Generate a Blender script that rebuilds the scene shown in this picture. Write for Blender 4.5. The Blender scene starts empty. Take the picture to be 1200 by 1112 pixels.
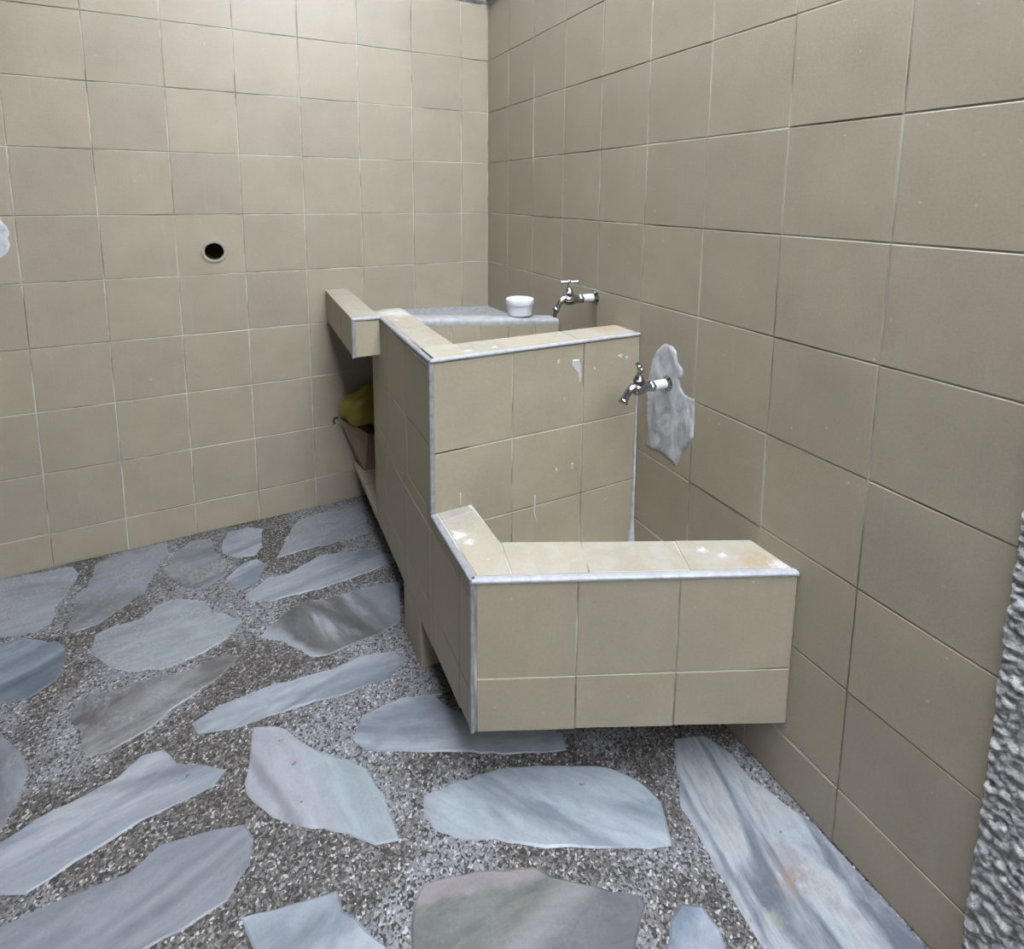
import bpy, bmesh, math, random
from mathutils import Vector, Matrix, noise
random.seed(7)
SC = bpy.context.scene
COL = SC.collection

# ------------------------------------------------------------------ camera
F, CX, CY = 645.309, 602.862, 315.728
YAW, PITCH, ROLL = 0.4651, -0.1333, 0.0078
cam_d = bpy.data.cameras.new('camera')
cam_d.sensor_fit = 'HORIZONTAL'; cam_d.sensor_width = 36.0
cam_d.lens = F / 1200 * 36
cam_d.shift_x = (600 - CX) / 1200; cam_d.shift_y = (CY - 556) / 1200
cam_d.clip_start = 0.02
cam = bpy.data.objects.new('camera', cam_d); COL.objects.link(cam)
fw = Vector((math.sin(YAW)*math.cos(PITCH), math.cos(YAW)*math.cos(PITCH), math.sin(PITCH)))
rt = Vector((math.cos(YAW), -math.sin(YAW), 0)); up = rt.cross(fw)
c_, s_ = math.cos(ROLL), math.sin(ROLL)
r2 = rt*c_ + up*s_; u2 = up*c_ - rt*s_
M = Matrix((r2, u2, -fw)).transposed().to_4x4()
M.translation = Vector((-0.92663, -2.09605, 1.18586))
cam.matrix_world = M
SC.camera = cam

# ------------------------------------------------------------------ light
W = bpy.data.worlds.new('overcast_sky'); SC.world = W; W.use_nodes = True
bg = W.node_tree.nodes['Background']
bg.inputs['Color'].default_value = (0.90, 0.97, 1.07, 1); bg.inputs['Strength'].default_value = 19.2   # bright overcast sky seen through the roof opening
SC.view_settings.view_transform = 'Standard'; SC.view_settings.look = 'None'
SC.view_settings.gamma = 1.0; SC.view_settings.use_curve_mapping = False
SC.view_settings.exposure = 0.0

# ------------------------------------------------------------------ node helpers
def mat(name):
    m = bpy.data.materials.new(name); m.use_nodes = True
    nt = m.node_tree; return m, nt, nt.nodes['Principled BSDF']
def N(nt, t, **kw):
    n = nt.nodes.new(t)
    for k, v in kw.items(): setattr(n, k, v)
    return n
def L(nt, a, b): nt.links.new(a, b)
def pos(nt): return N(nt, 'ShaderNodeNewGeometry').outputs['Position']
def noise_n(nt, vec, scale, detail=4, rough=.55, dist=0.0):
    n = N(nt, 'ShaderNodeTexNoise'); n.inputs['Scale'].default_value = scale
    n.inputs['Detail'].default_value = detail; n.inputs['Roughness'].default_value = rough
    n.inputs['Distortion'].default_value = dist
    if vec is not None: L(nt, vec, n.inputs['Vector'])
    return n.outputs['Fac']
def ramp(nt, fac, stops, interp='LINEAR'):
    r = N(nt, 'ShaderNodeValToRGB'); cr = r.color_ramp; cr.interpolation = interp
    while len(cr.elements) < len(stops): cr.elements.new(0.5)
    for e, (p, c) in zip(cr.elements, stops):
        e.position = p
        e.color = (c, c, c, 1) if isinstance(c, (int, float)) else (c[0], c[1], c[2], 1)
    L(nt, fac, r.inputs['Fac']); return r.outputs['Color']
def mix(nt, fac, a, b, mode='MIX'):
    n = N(nt, 'ShaderNodeMix', data_type='RGBA', blend_type=mode)
    for sock, v in ((n.inputs[0], fac), (n.inputs[6], a), (n.inputs[7], b)):
        if isinstance(v, (int, float)): sock.default_value = v
        elif isinstance(v, tuple): sock.default_value = (v[0], v[1], v[2], 1)
        else: L(nt, v, sock)
    return n.outputs[2]
def math_n(nt, op, a, b=0.0, clamp=False):
    n = N(nt, 'ShaderNodeMath', operation=op); n.use_clamp = clamp
    for s, v in ((n.inputs[0], a), (n.inputs[1], b)):
        if isinstance(v, (int, float)): s.default_value = v
        else: L(nt, v, s)
    return n.outputs[0]
def bump(nt, bs, h, strength, dist=.002):
    b = N(nt, 'ShaderNodeBump'); b.inputs['Strength'].default_value = strength
    b.inputs['Distance'].default_value = dist
    L(nt, h, b.inputs['Height']); L(nt, b.outputs['Normal'], bs.inputs['Normal'])
def mapped(nt, vec, scale=(1, 1, 1), rot=(0, 0, 0), loc=(0, 0, 0)):
    m = N(nt, 'ShaderNodeMapping'); m.inputs['Scale'].default_value = scale
    m.inputs['Rotation'].default_value = rot; m.inputs['Location'].default_value = loc
    L(nt, vec, m.inputs['Vector']); return m.outputs['Vector']
def spot(nt, p, centre, radius):
    """1 inside a ragged spot of a stain, 0 outside"""
    d = N(nt, 'ShaderNodeVectorMath', operation='DISTANCE'); L(nt, p, d.inputs[0]); d.inputs[1].default_value = centre
    nz = noise_n(nt, p, 75, 5, .65)
    v = math_n(nt, 'ADD', d.outputs['Value'], math_n(nt, 'MULTIPLY', math_n(nt, 'SUBTRACT', nz, .5), radius*3.2))
    return ramp(nt, math_n(nt, 'DIVIDE', v, radius), [(0.35, 1.0), (1.0, 0.0)])

# ------------------------------------------------------------------ materials
ALB = .60                                                     # overall reflectance of everything in the yard
def base_colour(nt, bs, c):
    if isinstance(c, tuple): bs.inputs['Base Color'].default_value = (c[0]*ALB, c[1]*ALB, c[2]*ALB, 1)
    else: L(nt, mix(nt, 1.0, c, (ALB, ALB, ALB), 'MULTIPLY'), bs.inputs['Base Color'])
def tile_material(name, base, stains=(), dusty=0.0, rough=.40):
    m, nt, bs = mat(name)
    p = pos(nt)
    oi = N(nt, 'ShaderNodeObjectInfo')
    per = ramp(nt, oi.outputs['Random'], [(0, (.95, .947, .95)), (.5, (1, .99, .98)), (1, (1.035, 1.022, 1.0))])
    n1 = noise_n(nt, p, 9, 5, .6)
    mott = ramp(nt, n1, [(.25, (.90, .89, .88)), (.75, (1.08, 1.08, 1.07))])
    n2 = noise_n(nt, p, 240, 2, .6)
    grain = ramp(nt, n2, [(.3, (.93, .93, .92)), (.7, (1.06, 1.06, 1.05))])
    c = mix(nt, 1.0, mix(nt, 1.0, mix(nt, 1.0, base, per, 'MULTIPLY'), mott, 'MULTIPLY'), grain, 'MULTIPLY')
    # fine scuffs and vertical streaks of lime
    st = noise_n(nt, mapped(nt, p, (40, 40, 3)), 1.0, 4, .6)
    c = mix(nt, math_n(nt, 'MULTIPLY', ramp(nt, st, [(.58, 0.0), (.8, 1.0)]), .18), c, (.55, .53, .48))
    sp = noise_n(nt, p, 70, 2, .5)
    c = mix(nt, ramp(nt, sp, [(.73, 0.0), (.78, .55)]), c, (.72, .70, .66))
    if dusty:
        dn = noise_n(nt, p, 22, 5, .65, .4)
        c = mix(nt, math_n(nt, 'MULTIPLY', ramp(nt, dn, [(.42, 0.0), (.68, 1.0)]), dusty), c, (.52, .50, .47))
    for cen, rad, colr, amt in stains:
        c = mix(nt, math_n(nt, 'MULTIPLY', spot(nt, p, cen, rad), amt), c, colr)
    base_colour(nt, bs, c)
    L(nt, ramp(nt, n1, [(.3, rough-.06), (.7, rough+.08)]), bs.inputs['Roughness'])
    bs.inputs['Specular IOR Level'].default_value = .45
    bump(nt, bs, n1, .05, .004)
    return m
BEIGE = (.435, .371, .283)
T_WALL = tile_material('beige_wall_tile', BEIGE)
T_SINK = tile_material('beige_sink_tile', (.465, .40, .295), rough=.5)
T_RIM = tile_material('worn_rim_tile', (.43, .38, .295), dusty=.5, rough=.55, stains=[
    ((-.045, -1.42, .475), .045, (.40, .27, .13), .5), ((-.022, -1.455, .475), .028, (.72, .72, .72), .8),
    ((-.055, -.905, .832), .05, (.42, .28, .13), .6),
    ((-.52, -1.03, .475), .045, (.34, .31, .28), .55), ((-.548, -1.085, .475), .02, (.76, .75, .73), .85),
    ((-.535, -1.115, .475), .012, (.76, .75, .73), .8),
    ((-.12, -1.345, .475), .013, (.74, .73, .71), .8), ((-.095, -1.375, .475), .009, (.74, .73, .71), .8),
    ((-.47, -.95, .832), .014, (.74, .73, .71), .8), ((-.40, -.945, .832), .012, (.74, .73, .71), .7),
    ((-.54, -.575, .832), .010, (.76, .75, .72), .8)])

def simple(name, base, rough=.7, spec=.4, metal=0.0, ns=0, lo=.85, hi=1.12, bstr=0.0, bdist=.003):
    m, nt, bs = mat(name); p = pos(nt)
    bs.inputs['Roughness'].default_value = rough; bs.inputs['Metallic'].default_value = metal
    bs.inputs['Specular IOR Level'].default_value = spec
    if ns:
        n = noise_n(nt, p, ns, 6, .62)
        base_colour(nt, bs, mix(nt, 1.0, base, ramp(nt, n, [(.28, lo), (.72, hi)]), 'MULTIPLY'))
        if bstr: bump(nt, bs, n, bstr, bdist)
    else: base_colour(nt, bs, base)
    return m
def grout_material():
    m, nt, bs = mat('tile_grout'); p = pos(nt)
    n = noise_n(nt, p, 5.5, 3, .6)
    c = ramp(nt, n, [(.38, (.22, .19, .15)), (.47, (.45, .41, .34)), (.58, (.64, .61, .545))])  # dark brown end stands for shade in the joints, scattered by noise
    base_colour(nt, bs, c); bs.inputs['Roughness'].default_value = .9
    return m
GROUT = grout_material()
CEMENT = simple('cement_core', (.36, .34, .31), .9, .2, ns=30, bstr=.3)
GREYCEM = simple('grey_cement', (.40, .40, .40), .85, .25, ns=70, lo=.6, hi=1.3, bstr=.6)
LIPCEM = simple('smooth_grey_cement', (.44, .435, .43), .8, .25, ns=45, lo=.75, hi=1.2, bstr=.3)
PLASTER = simple('rough_grey_plaster', (.58, .575, .57), .8, .35, ns=170, lo=.62, hi=1.3, bstr=.9)
BOND = simple('speckled_concrete', (.66, .64, .61), .9, .2, ns=90, lo=.35, hi=1.35, bstr=.7)
SIDEWALL = simple('dark_unseen_wall', (.17, .155, .135), .8, .3, ns=6)  # dull dark tone for the unseen walls and roof, cuts bounced light
TRIM = simple('worn_white_edge_trim', (.50, .50, .515), .38, .5, ns=60, lo=.72, hi=1.12)
TRIMD = simple('grey_edge_trim', (.33, .33, .34), .4, .5, ns=60, lo=.65, hi=1.25)
CAULK = simple('white_plaster_bead', (.66, .67, .69), .7, .3, ns=60, lo=.7, hi=1.15, bstr=.4)
PAINT = simple('dried_white_paint', (.70, .68, .64), .7, .3, ns=90, lo=.8, hi=1.1)
CHROME = simple('worn_chrome', (.62, .63, .64), .16, .5, 1.0)
DARKCHROME = simple('tarnished_chrome', (.30, .30, .31), .3, .5, 1.0)
PVC = simple('white_pvc', (.78, .78, .78), .4, .5, ns=90, lo=.88, hi=1.05)
PLASTIC = simple('white_plastic', (.83, .85, .90), .38, .5)
PIPEM = simple('grey_beige_pipe', (.40, .355, .29), .6, .4, ns=60)
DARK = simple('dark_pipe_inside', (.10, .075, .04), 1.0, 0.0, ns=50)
CARD = simple('brown_cardboard', (.31, .225, .155), .9, .15, ns=40, lo=.85, hi=1.1)
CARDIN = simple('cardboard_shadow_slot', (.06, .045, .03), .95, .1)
BAG = simple('yellow_plastic_bag', (.30, .235, .016), .42, .5, ns=25, lo=.8, hi=1.15)

def patch_material():
    m, nt, bs = mat('fresh_mortar'); p = pos(nt)
    n = noise_n(nt, mapped(nt, p, (18, 26, 14), (.5, 0, 0)), 1.0, 6, .65, 1.2)
    base_colour(nt, bs, ramp(nt, n, [(.36, (.44, .445, .45)), (.5, (.56, .565, .57)), (.62, (.74, .74, .745))]))
    bs.inputs['Roughness'].default_value = .85; bump(nt, bs, n, .7, .005)
    return m
MORTAR = patch_material()

def terrazzo():
    m, nt, bs = mat('washed_granite_chip_floor'); p = pos(nt)
    big = noise_n(nt, p, 2.6, 4, .6)
    wn = N(nt, 'ShaderNodeTexNoise'); wn.inputs['Scale'].default_value = 120; L(nt, p, wn.inputs['Vector'])
    vm = N(nt, 'ShaderNodeVectorMath', operation='MULTIPLY_ADD')
    L(nt, wn.outputs['Color'], vm.inputs[0]); vm.inputs[1].default_value = (.011, .011, .011); L(nt, p, vm.inputs[2])
    v = N(nt, 'ShaderNodeTexVoronoi'); v.inputs['Scale'].default_value = 250; L(nt, vm.outputs[0], v.inputs['Vector'])
    sep = N(nt, 'ShaderNodeSeparateColor'); L(nt, v.outputs['Color'], sep.inputs[0])
    light = ramp(nt, sep.outputs[0], [(0, (.05, .048, .05)), (.17, (.13, .12, .12)), (.26, (.32, .315, .32)),
                                      (.5, (.40, .39, .40)), (.8, (.49, .485, .49)), (.92, (.76, .76, .78))], 'CONSTANT')
    dark = ramp(nt, sep.outputs[0], [(0, (.045, .04, .035)), (.27, (.12, .107, .095)), (.48, (.19, .17, .15)),
                                     (.70, (.28, .255, .23)), (.86, (.44, .42, .39)), (.94, (.74, .72, .70))], 'CONSTANT')
    c = mix(nt, ramp(nt, big, [(.46, 0.0), (.54, 1.0)]), light, dark)
    edge = ramp(nt, v.outputs['Distance'], [(.3, 1.0), (.8, .72)])
    c = mix(nt, 1.0, mix(nt, 1.0, c, edge, 'MULTIPLY'), (.74, .73, .74), 'MULTIPLY')
    base_colour(nt, bs, c); bs.inputs['Roughness'].default_value = .55
    bs.inputs['Specular IOR Level'].default_value = .45
    h = math_n(nt, 'SUBTRACT', sep.outputs[1], v.outputs['Distance'])
    bump(nt, bs, h, .45, .003)
    return m
TERRAZZO = terrazzo()

def marble(name, stops, ang, stretch=5.0, scale=9.0, seed=0.0, rough=.42, pits=True, dust=0.0, stains=(), zones=()):
    """stops: colour ramp across the streaks; ang: streak direction in plan"""
    m, nt, bs = mat(name); p = pos(nt)
    q = mapped(nt, mapped(nt, p, rot=(0, 0, -ang)), (1, stretch, 1), loc=(seed, seed*1.7, 0))
    n = noise_n(nt, q, scale/3.0, 7, .58, .9)
    c = ramp(nt, n, [(.5+(p_-.5)*.5, col) for p_, col in stops])
    for (zx, zy), (nx, ny), soft, width, colr, amt in zones:      # a differently coloured side (width 0) or a vein across the slab
        dt = N(nt, 'ShaderNodeVectorMath', operation='DOT_PRODUCT'); L(nt, p, dt.inputs[0]); dt.inputs[1].default_value = (nx, ny, 0)
        wob = math_n(nt, 'MULTIPLY', math_n(nt, 'SUBTRACT', noise_n(nt, p, 14, 5, .6), .5), .05 if not width else .03)
        d = math_n(nt, 'ADD', math_n(nt, 'SUBTRACT', dt.outputs['Value'], zx*nx+zy*ny), wob)
        if width: k = ramp(nt, math_n(nt, 'DIVIDE', math_n(nt, 'ABSOLUTE', d), width), [(.2, 1.0), (1.0, 0.0)])
        else: k = ramp(nt, math_n(nt, 'ADD', math_n(nt, 'DIVIDE', d, soft), .5), [(0.0, 0.0), (1.0, 1.0)])
        c = mix(nt, math_n(nt, 'MULTIPLY', k, amt), c, colr)
    f = noise_n(nt, q, scale*2.2, 6, .65, .5)
    c = mix(nt, 1.0, c, ramp(nt, f, [(.3, .84), (.7, 1.12)]), 'MULTIPLY')
    g = noise_n(nt, p, 330, 2, .6)
    c = mix(nt, 1.0, c, ramp(nt, g, [(.3, .93), (.7, 1.06)]), 'MULTIPLY')
    if pits:
        k = noise_n(nt, p, 46, 2, .5)
        c = mix(nt, ramp(nt, k, [(.745, 0.0), (.775, .7)]), c, (.12, .11, .11))
    if dust:
        d1 = noise_n(nt, p, 11, 6, .7, .6); d2 = noise_n(nt, p, 150, 3, .6)
        c = mix(nt, math_n(nt, 'MULTIPLY', ramp(nt, d1, [(.44, 0.0), (.6, 1.0)]), dust), c, ramp(nt, d2, [(.35, (.26, .245, .235)), (.5, (.46, .44, .43)), (.66, (.66, .65, .65))]))
    c = mix(nt, 1.0, c, (.615, .632, .658), 'MULTIPLY')
    for cen, rad, colr, amt in stains: c = mix(nt, math_n(nt, 'MULTIPLY', spot(nt, p, cen, rad), amt), c, colr)
    base_colour(nt, bs, c); bs.inputs['Roughness'].default_value = rough
    bs.inputs['Specular IOR Level'].default_value = .45
    bump(nt, bs, f, .12, .004)
    return m

# ------------------------------------------------------------------ mesh helpers
def new_mesh(name, verts, faces, smooth=False):
    me = bpy.data.meshes.new(name); me.from_pydata([tuple(v) for v in verts], [], faces)
    bm = bmesh.new(); bm.from_mesh(me); bmesh.ops.recalc_face_normals(bm, faces=bm.faces); bm.to_mesh(me); bm.free()
    if smooth:
        for f in me.polygons: f.use_smooth = True
    return me
def link(name, me, m, parent=None, loc=(0, 0, 0)):
    if m is not None and not me.materials: me.materials.append(m)
    o = bpy.data.objects.new(name, me); COL.objects.link(o)
    if parent is not None:
        o.parent = parent
        o.location = Vector(loc) - (parent.location if parent.parent is None else parent.parent.location + parent.location)
    else: o.location = loc
    return o
class MB:
    def __init__(s): s.v = []; s.f = []
    def add(s, verts, faces):
        b = len(s.v); s.v += [Vector(v) for v in verts]; s.f += [tuple(i+b for i in f) for f in faces]; return s
    def prism(s, poly, z0, z1):
        """plan polygon from z0 to z1; z1 may be a list, one height per corner"""
        n = len(poly); zt = z1 if isinstance(z1, (list, tuple)) else [z1]*n
        zb = z0 if isinstance(z0, (list, tuple)) else [z0]*n
        vs = [(x, y, zb[i]) for i, (x, y) in enumerate(poly)] + [(x, y, zt[i]) for i, (x, y) in enumerate(poly)]
        return s.add(vs, [tuple(range(n))[::-1], tuple(range(n, 2*n))] + [(i, (i+1) % n, n+(i+1) % n, n+i) for i in range(n)])
    def box(s, x0, x1, y0, y1, z0, z1): return s.prism([(x0, y0), (x1, y0), (x1, y1), (x0, y1)], z0, z1)
    def tube(s, pts, rad, n=12, caps=True):
        pts = [Vector(p) for p in pts]
        if not isinstance(rad, (list, tuple)): rad = [rad]*len(pts)
        b = len(s.v); prev = None
        for i, p in enumerate(pts):
            t = (pts[min(i+1, len(pts)-1)] - pts[max(i-1, 0)])
            if t.length < 1e-9: t = Vector((1, 0, 0)) if prev is None else prev[2]
            t.normalize()
            a = (Vector((0, 0, 1)) if abs(t.z) < .9 else Vector((0, 1, 0))) if prev is None else prev[0]
            a = (a - t*a.dot(t)).normalized(); c = t.cross(a); prev = (a, c, t)
            for k in range(n):
                w = 2*math.pi*k/n; s.v.append(p + a*(rad[i]*math.cos(w)) + c*(rad[i]*math.sin(w)))
        m = len(pts)
        for i in range(m-1):
            for k in range(n): s.f.append((b+i*n+k, b+i*n+(k+1) % n, b+(i+1)*n+(k+1) % n, b+(i+1)*n+k))
        if caps: s.f.append(tuple(b+k for k in range(n))[::-1]); s.f.append(tuple(b+(m-1)*n+k for k in range(n)))
        return s
    def lathe(s, prof, axis=(0, 0, 1), org=(0, 0, 0), n=24, close=True):
        """prof: (distance along axis, radius)"""
        ax = Vector(axis).normalized(); org = Vector(org)
        a = ax.orthogonal().normalized(); c = ax.cross(a); b = len(s.v)
        for h, r in prof:
            for k in range(n):
                w = 2*math.pi*k/n; s.v.append(org + ax*h + a*(r*math.cos(w)) + c*(r*math.sin(w)))
        m = len(prof)
        for i in range(m-1):
            for k in range(n): s.f.append((b+i*n+k, b+i*n+(k+1) % n, b+(i+1)*n+(k+1) % n, b+(i+1)*n+k))
        if close: s.f.append(tuple(b+k for k in range(n))[::-1]); s.f.append(tuple(b+(m-1)*n+k for k in range(n)))
        return s
    def ball(s, c, r, n=12):
        return s.lathe([(-r*math.cos(math.pi*i/8), max(r*math.sin(math.pi*i/8), r*.02)) for i in range(9)], (0, 0, 1), c, n)
    def build(s, name, m, parent=None, smooth=False, sharp=40):
        if parent is not None:
            base = Vector(parent.location)
            if parent.parent is not None: base += parent.parent.location
        else: base = Vector((0, 0, 0))
        me = new_mesh(name, [v-base for v in s.v], s.f, smooth)
        if smooth and hasattr(me, 'set_sharp_from_angle'): me.set_sharp_from_angle(angle=math.radians(sharp))
        if m is not None: me.materials.append(m)
        o = bpy.data.objects.new(name, me); COL.objects.link(o)
        if parent is not None: o.parent = parent
        return o
def tag(o, label=None, cat=None, group=None, kind=None):
    for k, v in (('label', label), ('category', cat), ('group', group), ('kind', kind)):
        if v: o[k] = v
    return o
def thing(name, label, cat, loc, group=None):
    o = bpy.data.objects.new(name, None); COL.objects.link(o); o.location = loc; o.empty_display_size = .05
    return tag(o, label, cat, group)
def inset(poly, d):
    """inset of a convex planar loop of Vectors"""
    n = len(poly); out = []
    for i in range(n):
        p = poly[i]; a = (poly[i-1]-p).normalized(); b = (poly[(i+1) % n]-p).normalized()
        s = a.cross(b).length
        out.append(p + (a+b)*(d/max(s, .2)))
    return out
def tile_mesh(poly, nrm, thick=.007, joint=.0014, cham=.0012):
    """one tile: front loop on its plane, chamfered edge, body going back into the bed"""
    nrm = Vector(nrm); poly = [Vector(p) for p in poly]
    outer = inset(poly, joint); top = inset(outer, cham); n = len(poly)
    vs = top + [p - nrm*cham*.75 for p in outer] + [p - nrm*thick for p in outer]
    fs = [tuple(range(n))]
    for i in range(n):
        j = (i+1) % n
        fs += [(i, j, n+j, n+i), (n+i, n+j, 2*n+j, 2*n+i)]
    return vs, fs
def tile(parent, poly, nrm, m, proud=0.0, name='tile'):
    nrm = Vector(nrm)
    k = [Vector(p) + nrm*proud for p in poly]
    mb = MB(); mb.add(*tile_mesh(k, nrm)); return mb.build(name, m, parent)
def panel(parent, org, u, v, us, vs, nrm, m, skip=None, jit=.0004):
    org, u, v = Vector(org), Vector(u), Vector(v)
    for i in range(len(us)-1):
        for j in range(len(vs)-1):
            if skip and skip(i, j): continue
            q = [org+u*us[i]+v*vs[j], org+u*us[i+1]+v*vs[j], org+u*us[i+1]+v*vs[j+1], org+u*us[i]+v*vs[j+1]]
            tile(parent, q, nrm, m, random.uniform(-jit, jit))
def bar(p0, p1, a, b, w, h, name, m, parent):
    """rounded strip from p0 to p1, w along a, h along b, centred"""
    p0, p1, a, b = Vector(p0), Vector(p1), Vector(a).normalized(), Vector(b).normalized()
    prof = []
    c = .3
    for sx, sy in ((1, 1), (-1, 1), (-1, -1), (1, -1)):
        pts = [(sx*w/2, sy*(h/2-h*c)), (sx*w/2-sx*w*c*.3, sy*(h/2-h*c*.3)), (sx*(w/2-w*c), sy*h/2)]
        prof += pts if sx*sy > 0 else pts[::-1]
    n = len(prof); mb = MB()
    mb.add([p0+a*x+b*y for x, y in prof] + [p1+a*x+b*y for x, y in prof],
           [tuple(range(n)), tuple(range(n, 2*n))] + [(i, (i+1) % n, n+(i+1) % n, n+i) for i in range(n)])
    return mb.build(name, m, parent)

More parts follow.
